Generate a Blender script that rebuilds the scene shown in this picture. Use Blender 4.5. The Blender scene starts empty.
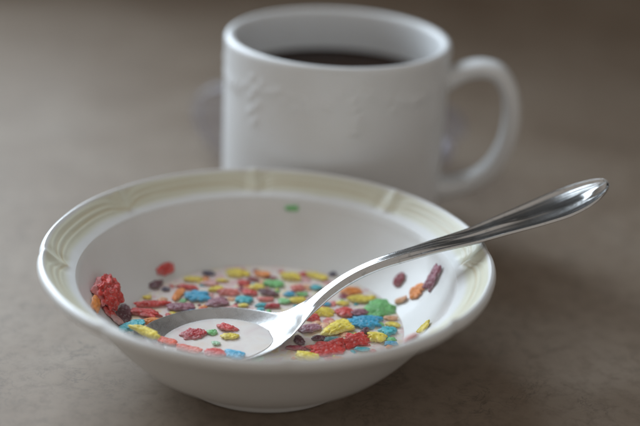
import bpy, bmesh, math, random
from mathutils import Vector, Matrix, noise

sc = bpy.context.scene
COL = sc.collection
random.seed(7)

# ------------------------------------------------------------------ helpers
def catmull(pts, n):
    """smooth list of tuples through the given tuples"""
    out = []
    m = len(pts)
    for i in range(m - 1):
        p0 = pts[max(i - 1, 0)]; p1 = pts[i]; p2 = pts[i + 1]; p3 = pts[min(i + 2, m - 1)]
        for k in range(n):
            t = k / n
            out.append(tuple(.5 * (2 * b + (c - a) * t + (2 * a - 5 * b + 4 * c - d) * t * t + (3 * b - a - 3 * c + d) * t ** 3)
                             for a, b, c, d in zip(p0, p1, p2, p3)))
    out.append(tuple(pts[-1]))
    return out

def interp(x, xs, ys):
    if x <= xs[0]: return ys[0]
    for i in range(len(xs) - 1):
        if x <= xs[i + 1]:
            t = (x - xs[i]) / (xs[i + 1] - xs[i])
            return ys[i] + (ys[i + 1] - ys[i]) * t
    return ys[-1]

def sinterp(table, x):
    """monotone-ish smooth interpolation (pchip) of [(x, y), ...]"""
    n = len(table)
    if x <= table[0][0]: return table[0][1]
    if x >= table[-1][0]: return table[-1][1]
    i = 0
    while x > table[i + 1][0]: i += 1
    def slope(k):
        return (table[k + 1][1] - table[k][1]) / (table[k + 1][0] - table[k][0])
    def tang(k):
        if k == 0: return slope(0)
        if k == n - 1: return slope(n - 2)
        a, b = slope(k - 1), slope(k)
        return 0 if a * b <= 0 else 2 * a * b / (a + b)
    h = table[i + 1][0] - table[i][0]; t = (x - table[i][0]) / h
    y0, y1, m0, m1 = table[i][1], table[i + 1][1], tang(i), tang(i + 1)
    return ((2 * t ** 3 - 3 * t * t + 1) * y0 + (t ** 3 - 2 * t * t + t) * h * m0
            + (-2 * t ** 3 + 3 * t * t) * y1 + (t ** 3 - t * t) * h * m1)

def smooth(a, b, x):
    t = min(1, max(0, (x - a) / (b - a)))
    return t * t * (3 - 2 * t)

def tag(o, label=None, cat=None, group=None, kind=None):
    if label: o['label'] = label
    if cat: o['category'] = cat
    if group: o['group'] = group
    if kind: o['kind'] = kind
    return o

def empty(name, loc):
    o = bpy.data.objects.new(name, None)
    o.location = loc
    o.empty_display_size = .01
    COL.objects.link(o)
    return o

def link(name, me, mat, parent=None):
    o = bpy.data.objects.new(name, me)
    COL.objects.link(o)
    if mat: me.materials.append(mat)
    if parent: o.parent = parent
    return o

def mesh_from(name, V, F):
    me = bpy.data.meshes.new(name)
    me.from_pydata(V, [], F)
    me.polygons.foreach_set('use_smooth', [True] * len(F))
    me.update()
    return me

def split_parts(V, F, part, colours=None):
    """one smooth surface cut into several meshes that keep the whole surface's normals"""
    whole = mesh_from('whole', V, F)
    N = [v.normal.copy() for v in whole.vertices]
    out = {}
    for key in sorted(set(part)):
        fs = [f for f, p in zip(F, part) if p == key]
        ids = sorted({i for f in fs for i in f})
        re = {v: k for k, v in enumerate(ids)}
        me = mesh_from(key, [V[i] for i in ids], [[re[i] for i in f] for f in fs])
        if colours:
            at = me.color_attributes.new('glaze', 'FLOAT_COLOR', 'POINT')
            for k, i in enumerate(ids): at.data[k].color = (*colours[i], 1)
        me.normals_split_custom_set_from_vertices([N[i] for i in ids])
        out[key] = me
    bpy.data.meshes.remove(whole)
    return out

def revolve(profile, nth, fn=None, closed_ends=(True, True)):
    """profile [(r, z)] -> verts, faces and for each face its profile row"""
    V = []; F = []; rows = []
    idx = []
    for j, (r, z) in enumerate(profile):
        if r < 1e-7:
            idx.append([len(V)] * nth); V.append((0, 0, z)); continue
        ring = []
        for i in range(nth):
            th = 2 * math.pi * i / nth
            rr, zz = fn(r, z, th, j) if fn else (r, z)
            ring.append(len(V)); V.append((rr * math.cos(th), rr * math.sin(th), zz))
        idx.append(ring)
    for j in range(len(profile) - 1):
        a, b = idx[j], idx[j + 1]
        for i in range(nth):
            k = (i + 1) % nth
            f = [a[i], a[k], b[k], b[i]]
            g = []
            for q in f:
                if q not in g: g.append(q)
            F.append(g); rows.append(j)
    return V, F, rows

# ------------------------------------------------------------------ materials
def new_mat(name):
    m = bpy.data.materials.new(name); m.use_nodes = True
    nt = m.node_tree
    return m, nt, nt.nodes['Principled BSDF']

def N(nt, typ, **kw):
    n = nt.nodes.new(typ)
    for k, v in kw.items():
        if k in n.inputs: n.inputs[k].default_value = v
        else: setattr(n, k, v)
    return n

def ramp(nt, fac, stops):
    r = nt.nodes.new('ShaderNodeValToRGB')
    e = r.color_ramp.elements
    while len(e) < len(stops): e.new(.5)
    for k, (p, c) in enumerate(stops):
        e[k].position = p; e[k].color = (*c, 1) if len(c) == 3 else c
    nt.links.new(fac, r.inputs['Fac'])
    return r.outputs['Color']

def mixc(nt, fac, a, b, mode='MIX'):
    m = nt.nodes.new('ShaderNodeMix'); m.data_type = 'RGBA'; m.blend_type = mode
    for s, v in ((0, fac), (6, a), (7, b)):
        if hasattr(v, 'node'): nt.links.new(v, m.inputs[s])
        else: m.inputs[s].default_value = v if s == 0 else (*v, 1)
    return m.outputs[2]

def bump(nt, bsdf, height, strength, dist):
    b = N(nt, 'ShaderNodeBump', Strength=strength, Distance=dist)
    nt.links.new(height, b.inputs['Height'])
    nt.links.new(b.outputs['Normal'], bsdf.inputs['Normal'])

def coords(nt, scale=1):
    tc = nt.nodes.new('ShaderNodeTexCoord'); mp = nt.nodes.new('ShaderNodeMapping')
    mp.inputs['Scale'].default_value = (scale,) * 3 if not isinstance(scale, tuple) else scale
    nt.links.new(tc.outputs['Object'], mp.inputs['Vector'])
    return mp.outputs['Vector']

def ceramic(name, base, rough, attr=False):
    m, nt, b = new_mat(name)
    v = coords(nt)
    n1 = N(nt, 'ShaderNodeTexNoise', Scale=45, Detail=4); nt.links.new(v, n1.inputs['Vector'])
    var = ramp(nt, n1.outputs['Fac'], [(.3, (.94, .94, .93)), (.7, (1, 1, 1))])
    if attr:
        at = nt.nodes.new('ShaderNodeVertexColor'); at.layer_name = 'glaze'
        col = mixc(nt, 1.0, at.outputs['Color'], var, 'MULTIPLY')
    else:
        col = mixc(nt, 1.0, base, var, 'MULTIPLY')
    nt.links.new(col, b.inputs['Base Color'])
    b.inputs['Roughness'].default_value = rough
    b.inputs['IOR'].default_value = 1.5
    b.inputs['Coat Weight'].default_value = .12
    b.inputs['Coat Roughness'].default_value = .08
    n2 = N(nt, 'ShaderNodeTexNoise', Scale=220, Detail=2); nt.links.new(v, n2.inputs['Vector'])
    bump(nt, b, n2.outputs['Fac'], .12, .0006)
    return m

WHITE = (.73, .73, .725)
M_bowl = ceramic('white_glaze', WHITE, .34)
M_rim = ceramic('painted_rim_glaze', WHITE, .36, attr=True)
M_mug = ceramic('mug_glaze', (.75, .765, .78), .48)

def steel():
    m, nt, b = new_mat('polished_steel')
    v = coords(nt)
    b.inputs['Metallic'].default_value = 1
    b.inputs['Base Color'].default_value = (.66, .65, .64, 1)
    n1 = N(nt, 'ShaderNodeTexNoise', Scale=90, Detail=6, Roughness=.65); nt.links.new(v, n1.inputs['Vector'])
    mr = N(nt, 'ShaderNodeMapRange'); nt.links.new(n1.outputs['Fac'], mr.inputs['Value'])
    mr.inputs['To Min'].default_value = .11; mr.inputs['To Max'].default_value = .23
    nt.links.new(mr.outputs['Result'], b.inputs['Roughness'])
    # dried milk film and tiny spots
    n2 = N(nt, 'ShaderNodeTexNoise', Scale=420, Detail=4, Roughness=.7); nt.links.new(v, n2.inputs['Vector'])
    sp = ramp(nt, n2.outputs['Fac'], [(.34, (.47, .47, .465)), (.44, (.58, .575, .57))])
    # thin drying milk on the dipped part, also put in to brighten dark reflections
    tc = nt.nodes.new('ShaderNodeTexCoord'); sxyz = nt.nodes.new('ShaderNodeSeparateXYZ'); nt.links.new(tc.outputs['Object'], sxyz.inputs[0])
    fm = N(nt, 'ShaderNodeMapRange'); nt.links.new(sxyz.outputs['X'], fm.inputs['Value'])
    fm.inputs['From Min'].default_value = .022; fm.inputs['From Max'].default_value = .002
    fm.inputs['To Min'].default_value = 0; fm.inputs['To Max'].default_value = 1
    nf = N(nt, 'ShaderNodeTexNoise', Scale=160, Detail=4, Distortion=.6); nt.links.new(v, nf.inputs['Vector'])
    fr = N(nt, 'ShaderNodeMapRange'); nt.links.new(nf.outputs['Fac'], fr.inputs['Value'])
    fr.inputs['From Min'].default_value = .3; fr.inputs['From Max'].default_value = .7
    fr.inputs['To Min'].default_value = .22; fr.inputs['To Max'].default_value = .42
    film = N(nt, 'ShaderNodeMath', operation='MULTIPLY'); nt.links.new(fm.outputs['Result'], film.inputs[0]); nt.links.new(fr.outputs['Result'], film.inputs[1])
    metal = N(nt, 'ShaderNodeMath', operation='SUBTRACT'); metal.inputs[0].default_value = 1; nt.links.new(film.outputs[0], metal.inputs[1])
    nt.links.new(metal.outputs[0], b.inputs['Metallic'])
    rs = N(nt, 'ShaderNodeMath', operation='MULTIPLY_ADD'); nt.links.new(film.outputs[0], rs.inputs[0]); rs.inputs[1].default_value = .35
    nt.links.new(mr.outputs['Result'], rs.inputs[2]); nt.links.new(rs.outputs[0], b.inputs['Roughness'])
    nt.links.new(sp, b.inputs['Base Color'])
    n3 = N(nt, 'ShaderNodeTexNoise', Scale=900, Detail=2); nt.links.new(v, n3.inputs['Vector'])
    bump(nt, b, n3.outputs['Fac'], .10, .0002)
    return m
M_steel = steel()

def milk_mat(name, dyed):
    m, nt, b = new_mat(name)
    v = coords(nt)
    n1 = N(nt, 'ShaderNodeTexNoise', Scale=95, Detail=2, Distortion=.4); nt.links.new(v, n1.inputs['Vector'])
    c = ramp(nt, n1.outputs['Fac'], [(.30, (.70, .58, .57)), (.45, (.76, .69, .66)), (.56, (.79, .74, .70)), (.70, (.78, .69, .62))])
    if dyed:
        # colour leaching out of the cereal
        n2 = N(nt, 'ShaderNodeTexNoise', Scale=210, Detail=3, Distortion=.8); nt.links.new(v, n2.inputs['Vector'])
        dye = ramp(nt, n2.outputs['Fac'], [(.30, (.74, .42, .42)), (.40, (.78, .62, .60)), (.50, (.80, .74, .70)), (.58, (.80, .72, .50)), (.68, (.80, .56, .40)), (.80, (.55, .68, .66))])
        n3 = N(nt, 'ShaderNodeTexNoise', Scale=60, Detail=2); nt.links.new(v, n3.inputs['Vector'])
        k = ramp(nt, n3.outputs['Fac'], [(.34, (.25, .25, .25)), (.58, (.85, .85, .85))])
        bw = N(nt, 'ShaderNodeRGBToBW'); nt.links.new(k, bw.inputs[0])
        c = mixc(nt, bw.outputs[0], c, dye)
    nt.links.new(c, b.inputs['Base Color'])
    b.inputs['Roughness'].default_value = .14
    b.inputs['IOR'].default_value = 1.35
    b.inputs['Subsurface Weight'].default_value = .25
    b.inputs['Subsurface Radius'].default_value = (.003, .0024, .002)
    b.inputs['Subsurface Scale'].default_value = 1.0
    return m
M_milk_bowl = milk_mat('milk_dyed_by_cereal', True)
M_milk = milk_mat('milk', False)

def coffee_mat():
    m, nt, b = new_mat('black_coffee')
    v = coords(nt)
    n1 = N(nt, 'ShaderNodeTexNoise', Scale=70, Detail=3); nt.links.new(v, n1.inputs['Vector'])
    c = ramp(nt, n1.outputs['Fac'], [(.3, (.016, .007, .004)), (.7, (.024, .011, .006))])
    nt.links.new(c, b.inputs['Base Color'])
    b.inputs['Roughness'].default_value = .08
    b.inputs['IOR'].default_value = 1.33
    b.inputs['Specular IOR Level'].default_value = .05
    return m
M_coffee = coffee_mat()

def counter_mat():
    m, nt, b = new_mat('stone_look_laminate')
    v = coords(nt)
    big = N(nt, 'ShaderNodeTexNoise', Scale=14, Detail=5, Roughness=.6, Distortion=.6); nt.links.new(v, big.inputs['Vector'])
    fine = N(nt, 'ShaderNodeTexNoise', Scale=160, Detail=8, Roughness=.72, Distortion=.3); nt.links.new(v, fine.inputs['Vector'])
    col = ramp(nt, big.outputs['Fac'], [(.28, (.212, .163, .122)), (.5, (.254, .202, .156)), (.72, (.29, .239, .191))])
    sp = ramp(nt, fine.outputs['Fac'], [(.3, (.70, .68, .66)), (.52, (1, 1, 1)), (.75, (1.1, 1.1, 1.08))])
    col = mixc(nt, .8, col, sp, 'MULTIPLY')
    # thin dark crack-like veins in patches
    wv = N(nt, 'ShaderNodeTexNoise', Scale=75, Detail=6, Roughness=.62, Distortion=1.4); nt.links.new(v, wv.inputs['Vector'])
    s1 = N(nt, 'ShaderNodeMath', operation='SUBTRACT'); nt.links.new(wv.outputs['Fac'], s1.inputs[0]); s1.inputs[1].default_value = .5
    s2 = N(nt, 'ShaderNodeMath', operation='ABSOLUTE'); nt.links.new(s1.outputs[0], s2.inputs[0])
    line = ramp(nt, s2.outputs[0], [(0, (1, 1, 1)), (.012, (.25, .25, .25)), (.03, (0, 0, 0))])
    pm = N(nt, 'ShaderNodeTexNoise', Scale=38, Detail=3); nt.links.new(v, pm.inputs['Vector'])
    patch = ramp(nt, pm.outputs['Fac'], [(.46, (0, 0, 0)), (.62, (1, 1, 1))])
    veins = mixc(nt, 1.0, line, patch, 'MULTIPLY')
    bw = N(nt, 'ShaderNodeRGBToBW'); nt.links.new(veins, bw.inputs[0])
    f = N(nt, 'ShaderNodeMath', operation='MULTIPLY'); nt.links.new(bw.outputs[0], f.inputs[0]); f.inputs[1].default_value = .65
    col = mixc(nt, f.outputs[0], col, (.10, .085, .07))
    nt.links.new(col, b.inputs['Base Color'])
    b.inputs['Roughness'].default_value = .55
    b.inputs['Specular IOR Level'].default_value = .15
    bump(nt, b, fine.outputs['Fac'], .25, .0004)
    return m
M_counter = counter_mat()

def plastic_mat():
    m, nt, b = new_mat('clear_plastic_film')
    b.inputs['Base Color'].default_value = (.55, .56, .60, 1)
    b.inputs['Roughness'].default_value = .22
    tr = N(nt, 'ShaderNodeBsdfTransparent'); tr.inputs['Color'].default_value = (.93, .93, .96, 1)
    lw = N(nt, 'ShaderNodeLayerWeight', Blend=.35)
    mr = N(nt, 'ShaderNodeMapRange'); nt.links.new(lw.outputs['Facing'], mr.inputs['Value'])
    mr.inputs['To Min'].default_value = .06; mr.inputs['To Max'].default_value = .26
    mx = N(nt, 'ShaderNodeMixShader')
    nt.links.new(mr.outputs['Result'], mx.inputs[0]); nt.links.new(tr.outputs[0], mx.inputs[1]); nt.links.new(b.outputs[0], mx.inputs[2])
    nt.links.new(mx.outputs[0], nt.nodes['Material Output'].inputs['Surface'])
    return m
M_film = plastic_mat()
M_glint, _nt, _b = new_mat('wrapper_glint')  # pale tone for the bright spot beside the wrapper
_b.inputs['Base Color'].default_value = (.62, .62, .72, 1); _b.inputs['Roughness'].default_value = .2

CEREAL = {
    'red': (.60, .062, .05), 'darkred': (.44, .040, .045), 'redorange': (.72, .14, .08), 'pinkred': (.68, .20, .17),
    'pink': (.70, .38, .36), 'maroon': (.13, .045, .055), 'maroonred': (.27, .040, .055), 'purple': (.31, .125, .16),
    'orange': (.80, .27, .055), 'peach': (.78, .42, .24), 'yellow': (.78, .62, .085), 'green': (.20, .52, .19),
    'palegreen': (.38, .62, .40), 'teal': (.055, .40, .45), 'greyteal': (.17, .34, .36), 'blue': (.06, .36, .56), 'navy': (.07, .055, .10)}

def cereal_mat(name, c):
    m, nt, b = new_mat('cereal_' + name)
    v = coords(nt)
    vo = N(nt, 'ShaderNodeTexVoronoi', Scale=700); nt.links.new(v, vo.inputs['Vector'])
    no = N(nt, 'ShaderNodeTexNoise', Scale=420, Detail=4); nt.links.new(v, no.inputs['Vector'])
    lo = tuple(x * .72 for x in c); hi = tuple(min(1, x * 1.25 + .03) for x in c)
    col = ramp(nt, no.outputs['Fac'], [(.32, lo), (.52, c), (.72, hi)])
    # soaked pale crumbs of milk caught on the flake
    pn = N(nt, 'ShaderNodeTexNoise', Scale=1000, Detail=3, Roughness=.6); nt.links.new(v, pn.inputs['Vector'])
    pale = ramp(nt, pn.outputs['Fac'], [(.53, (0, 0, 0)), (.64, (.55, .55, .55))])
    bw = N(nt, 'ShaderNodeRGBToBW'); nt.links.new(pale, bw.inputs[0])
    col = mixc(nt, bw.outputs[0], col, tuple(.55 * x + .30 for x in c))
    # the flake's lower edge has soaked up milk
    sz = nt.nodes.new('ShaderNodeSeparateXYZ'); nt.links.new(v, sz.inputs[0])
    zn = N(nt, 'ShaderNodeMath', operation='MULTIPLY_ADD'); nt.links.new(no.outputs['Fac'], zn.inputs[0]); zn.inputs[1].default_value = .0010
    nt.links.new(sz.outputs['Z'], zn.inputs[2])
    sk = N(nt, 'ShaderNodeMapRange'); nt.links.new(zn.outputs[0], sk.inputs['Value'])
    sk.inputs['From Min'].default_value = .0011; sk.inputs['From Max'].default_value = .0005
    sk.inputs['To Min'].default_value = 0; sk.inputs['To Max'].default_value = .5
    col = mixc(nt, sk.outputs['Result'], col, tuple(.5 * x + .36 for x in c))
    nt.links.new(col, b.inputs['Base Color'])
    b.inputs['Roughness'].default_value = .46
    b.inputs['Specular IOR Level'].default_value = .3
    b.inputs['Subsurface Weight'].default_value = .15
    b.inputs['Subsurface Radius'].default_value = (.001, .0008, .0006)
    b.inputs['Subsurface Scale'].default_value = 1.0
    fb = N(nt, 'ShaderNodeTexNoise', Scale=1500, Detail=3); nt.links.new(v, fb.inputs['Vector'])
    bump(nt, b, fb.outputs['Fac'], .6, .0003)
    return m
M_cereal = {k: cereal_mat(k, c) for k, c in CEREAL.items()}

# ------------------------------------------------------------------ countertop
def countertop():
    bm = bmesh.new()
    bmesh.ops.create_cube(bm, size=1)
    for v in bm.verts:
        v.co = Vector((v.co.x * 3.0, .25 + v.co.y * 2.2, -.02 + v.co.z * .04))
    bmesh.ops.bevel(bm, geom=[e for e in bm.edges], offset=.006, segments=3, affect='EDGES')
    me = bpy.data.meshes.new('countertop'); bm.to_mesh(me); bm.free()
    o = link('countertop', me, M_counter)
    tag(o, 'stone look laminate countertop, greige with fine dark veins', 'countertop', kind='structure')
countertop()

# ------------------------------------------------------------------ cereal bowl
NOTCH0, NN = math.radians(7.5), 8
OUT = [(0, .0036), (.020, .0036), (.0270, .0034), (.0286, .0016), (.0298, .0002), (.0312, 0), (.0325, .0006), (.0332, .0020), (.0336, .0034),
       (.0352, .0046), (.0405, .0070), (.0467, .0113), (.0524, .0170), (.0576, .0234), (.0625, .0296), (.0668, .0345), (.0706, .0378),
       (.0738, .0395), (.0756, .0408), (.0763, .0426), (.0758, .0441), (.0746, .0447)]
INN = [(.0643, .0371), (.0634, .0354), (.0622, .0325), (.0592, .0275), (.0548, .0222), (.0500, .0178), (.0455, .0147), (.038, .0122), (.028, .0114), (0, .0112)]
NO = 5
out_p = catmull(OUT, NO)                      # from centre underneath to the edge top
RT = 44
rim_p = []
for k in range(1, RT):
    t = k / RT
    rim_p.append((.0746 + (.0643 - .0746) * t, .0447 + (.0371 - .0447) * t - .0006 * math.sin(math.pi * t)))
in_p = catmull(INN, 7)
PROFILE = out_p + rim_p + in_p
j_edge = len(out_p) - 1
j_well = len(out_p) + len(rim_p)
j_foot = 8 * NO + 3
j_lip = 16 * NO

def notch_phase(th):
    a = (th - NOTCH0) / (2 * math.pi / NN)
    a -= math.floor(a + .5)
    return a * 2                               # -1..1, 0 at the notch

def rim_relief(t, ph):
    """height of the moulded pattern at radial t (0 edge, 1 well)"""
    f = abs(ph)
    d = 0
    for t0, hgt, wid in ((.17, .00024, .045), (.36, .00032, .05), (.54, .00022, .05)):
        tl = t0 + (.95 - t0) * .60 * math.exp(-f / .13)
        d += hgt * math.exp(-((t - tl) / wid) ** 2) * (.55 + .45 * smooth(.02, .2, f))
    fade = 1 - smooth(.55, .95, t)
    d += .00032 * math.exp(-(f / .045) ** 2) * fade
    d -= .00042 * math.exp(-((f - .15) / .07) ** 2) * fade * smooth(.0, .2, t)
    return d

def bowl_fn(r, z, th, j):
    ph = notch_phase(th); f = abs(ph)
    if r > .0625:
        k = smooth(.064, .074, r)
        if j <= j_edge or j < j_well:
            cusp = math.exp(-f / .09)
            r = r * (1 + k * (.006 * (1 - f) * 0 - .0065 * cusp + .004 * math.cos(math.pi * f * .9) * 0 + .004 * (1 - (f - .5) ** 2 * 2)))
    if j_edge - 6 < j < j_well:
        t = (j - j_edge) / (j_well - j_edge)
        if t >= 0: z += rim_relief(t, ph) * smooth(0, .05, t) + .0004 * math.exp(-(f / .07) ** 2) * (1 - smooth(.0, .5, t))
        else: z += .0004 * math.exp(-(f / .07) ** 2) * (1 + t * 7)
    return r, z

V, F, rows = revolve(PROFILE, 640, bowl_fn)
nth = 640
colours = []
PALE = (.66, .645, .52); LINE = (.56, .48, .32); CREAM = (.70, .685, .63)
k = 0
for j, (r, z) in enumerate(PROFILE):
    cnt = 1 if r < 1e-7 else nth
    for i in range(cnt):
        c = WHITE
        if j_edge <= j <= j_well:
            t = (j - j_edge) / (j_well - j_edge)
            th = 2 * math.pi * i / nth
            ph = notch_phase(th); f = abs(ph)
            wob = .05 * noise.noise(Vector((math.cos(th) * 6, math.sin(th) * 6, t * 3)))
            w = smooth(.04, .12, t + wob * .5) * (1 - smooth(.62, .86, t + wob))
            c = tuple(a + (b - a) * w for a, b in zip(WHITE, PALE))
            for t0, s in ((.265, .55), (.45, .9)):
                tl = t0 + (.95 - t0) * .60 * math.exp(-f / .13)
                g = s * math.exp(-((t - tl) / .04) ** 2) * (.45 + 1.1 * max(0, .5 + noise.noise(Vector((math.cos(th) * 4 + t0 * 9, math.sin(th) * 4, 2)))))
                g = min(1, g) * .8
                c = tuple(a + (b - a) * g for a, b in zip(c, LINE))
        colours.append(c)
part = ['foot_ring' if j < j_foot else ('rim' if j_lip <= j < j_well else 'bowl_body') for j in rows]
bowl = empty('cereal_bowl', (0, 0, 0))
tag(bowl, 'white scalloped cereal bowl with pale olive moulded rim, half full of milk', 'bowl')
for key, me in split_parts(V, F, part, colours).items():
    link(key, me, M_rim if key == 'rim' else M_bowl, bowl)

# ------------------------------------------------------------------ milk in the bowl
ZM = .0160
inz = [(r, z) for r, z in in_p][::-1]          # centre outwards
def wall_r(zq):
    for (r0, z0), (r1, z1) in zip(inz, inz[1:]):
        if z0 <= zq <= z1: return r0 + (r1 - r0) * (zq - z0) / (z1 - z0)
    return inz[-1][0]
rm = wall_r(ZM + .0004) + .0002
mp = [(0, ZM)]
for k in range(1, 60):
    r = rm * k / 60
    mp.append((r, ZM))
mp += [(rm - .0004, ZM + .00012), (rm, ZM + .0004)]
mp += [(r + .0002, z - .0003) for r, z in inz[::-1] if z < ZM - .0003 and r > 1e-6] + [(0, .0109)]
def milk_fn(r, z, th, j):
    if j <= 62 and r < rm - .0005:
        z += .00012 * noise.noise(Vector((r * math.cos(th) * 190, r * math.sin(th) * 190, 0))) * (1 - smooth(rm - .004, rm - .0005, r))
    return r, z
V, F, _ = revolve(mp, 256, milk_fn)
F = [f[::-1] for f in F]
o = link('milk', mesh_from('milk', V, F), M_milk_bowl)
tag(o, 'pinkish white milk filling the bottom of the cereal bowl', 'milk')

# ------------------------------------------------------------------ spoon
AL = math.radians(17.63)
SC = Vector((-.01308, -.01314, 0))
SD = Vector((math.cos(AL), math.sin(AL), 0)); SL = Vector((-math.sin(AL), math.cos(AL), 0))
ZT = [(-.0275, .0214), (-.018, .0200), (-.008, .0193), (0, .0190), (.012, .0191), (.0195, .0197), (.0235, .0215), (.0265, .0240), (.0304, .0272), (.0362, .0318), (.0413, .0352),
      (.0465, .0378), (.0535, .0404), (.0606, .0423), (.0714, .0447), (.0823, .0466), (.0871, .0476), (.0968, .0503), (.1116, .0545), (.1226, .0582), (.1325, .0624), (.1362, .0642)]
WT = [(-.0275, .0), (-.0268, .0036), (-.0255, .0063), (-.0235, .0091), (-.0200, .0122), (-.0150, .0154), (-.009, .0178), (-.002, .0188), (.005, .0180), (.011, .0157), (.016, .0124), (.020, .0090),
      (.0235, .0069), (.0270, .0053), (.0310, .0041), (.0362, .0033), (.0465, .0031), (.0606, .0036), (.0714, .0043), (.0823, .0051),
      (.0968, .0069), (.1116, .0090), (.1185, .0097), (.1240, .0092), (.1290, .0078), (.1325, .0059), (.1348, .0038), (.1358, .0021), (.1362, 0)]
TT = [(-.0275, .0009), (.010, .0011), (.020, .0016), (.028, .0024), (.036, .0026), (.05, .0024), (.08, .0020), (.12, .0017), (.1362, .0012)]
def dish(s):
    if s < -.005:
        u = (s + .005) / .0226
        return .0073 * max(0, 1 - u * u) ** .75
    u = (s + .005) / .0375
    return .0073 * max(0, math.cos(min(1, u) * math.pi / 2)) ** 1.6
def face(s, v):
    """height of the spoon's upper face above the spine at lateral v (-1..1)"""
    h = -dish(s) * (1 - abs(v) ** 2.1)
    nk = smooth(.024, .034, s) * (1 - smooth(.06, .085, s))
    h += -.0007 * nk * v * v
    a = smooth(.05, .12, s)
    e = smooth(.070, .100, s)
    av = abs(v)
    h += -.0013 * e * math.exp(-((av - .50) / .25) ** 2) * (.35 + .65 * a)
    leaf = smooth(.094, .108, s) * (1 - smooth(.126, .133, s))
    h += -.0009 * leaf * math.exp(-(v / .30) ** 2)
    h += -.0004 * smooth(.095, .115, s) * (1 - smooth(.117, .1335, s)) * (1 - av ** 3)
    h -= .00028 * smooth(.055, .085, s) * (math.exp(-((av - .74) / .045) ** 2) + .7 * math.exp(-((av - .22) / .05) ** 2) * (1 - leaf))
    h += .0006 * smooth(.072, .09, s) * (1 - smooth(.112, .122, s)) * math.exp(-((v + .06) / .08) ** 2)
    h += .0006 * a * smooth(.80, .92, av) * (1 - smooth(.97, 1, av))
    h += .00035 * nk * math.exp(-((av - .45) / .16) ** 2)
    return h
ss = []
for a, b, n in ((-.0275, -.0268, 5), (-.0268, -.0200, 12), (-.0200, .0195, 40), (.0195, .0420, 46), (.0420, .1215, 120), (.1215, .1340, 40), (.1340, .1362, 14)):
    ss += [a + (b - a) * k / n for k in range(n)]
ss.append(.1362)
NC = 96
V = []; F = []; part = []
for s in ss:
    w = max(sinterp(WT, s), 1e-5); zc = sinterp(ZT, s); T = sinterp(TT, s)
    T *= min(1, w / .002)
    for i in range(NC):
        a = 2 * math.pi * i / NC
        v = math.cos(a); sn = math.sin(a)
        z = zc + (face(s, v) if sn >= 0 else face(s, v) * (1 - .45 * smooth(.07, .1, s)))
        z += math.copysign(abs(sn) ** .7, sn) * T * .5
        # the spine climbs: lean the section so that it stays square to it
        P = SC + SD * s + SL * (v * w)
        V.append((P.x, P.y, z))
for k in range(len(ss) - 1):
    for i in range(NC):
        j = (i + 1) % NC
        F.append([k * NC + i, (k + 1) * NC + i, (k + 1) * NC + j, k * NC + j])
        part.append('spoon_bowl' if ss[k] < .0262 else 'handle')
F.append([i for i in range(NC)]); part.append('spoon_bowl')
F.append([(len(ss) - 1) * NC + i for i in range(NC)][::-1]); part.append('handle')
spoon = empty('spoon', (0, 0, 0))
tag(spoon, 'polished steel spoon leaning in the cereal bowl with its handle over the rim', 'spoon')
for key, me in split_parts(V, F, part).items():
    link(key, me, M_steel, spoon)

# milk scooped in the spoon
ZS = .0166
cols = []
for k in range(121):
    s = -.0268 + .0560 * k / 120
    zc = sinterp(ZT, s); D = dish(s); T = sinterp(TT, s) * .5
    dep = ZS - (zc + T)
    if D < 1e-6 or 1 + dep / D <= .004: continue
    q = 1 + dep / D
    if q > .98: continue
    cols.append((s, min(.97, max(.02, q) ** (1 / 2.1) + .012), sinterp(WT, s), zc + T))
V = []; F = []; m = 41
for s, vv, w, zz in cols:
    for i in range(m):
        v = vv * (-1 + 2 * i / (m - 1)); P = SC + SD * s + SL * (v * w)
        V.append((P.x, P.y, ZS + .00015 * abs(v / vv) ** 12))
nt_ = len(V)
for s, vv, w, zz in cols:
    for i in range(m):
        v = vv * (-1 + 2 * i / (m - 1)); P = SC + SD * s + SL * (v * w)
        V.append((P.x, P.y, min(ZS - .00005, zz - dish(s) * (1 - abs(v) ** 2.1) - .00025)))
nc = len(cols)
for a in range(nc - 1):
    for i in range(m - 1):
        F.append([a * m + i, (a + 1) * m + i, (a + 1) * m + i + 1, a * m + i + 1])
        F.append([nt_ + a * m + i, nt_ + a * m + i + 1, nt_ + (a + 1) * m + i + 1, nt_ + (a + 1) * m + i])
    for i, sg in ((0, 1), (m - 1, -1)):
        f = [a * m + i, nt_ + a * m + i, nt_ + (a + 1) * m + i, (a + 1) * m + i]
        F.append(f if sg > 0 else f[::-1])
for a, sg in ((0, -1), (nc - 1, 1)):
    for i in range(m - 1):
        f = [a * m + i, nt_ + a * m + i, nt_ + a * m + i + 1, a * m + i + 1]
        F.append(f if sg > 0 else f[::-1])
o = link('milk', mesh_from('spoonful', V, F), M_milk)
tag(o, 'shallow pool of milk held in the spoon', 'milk')

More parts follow.
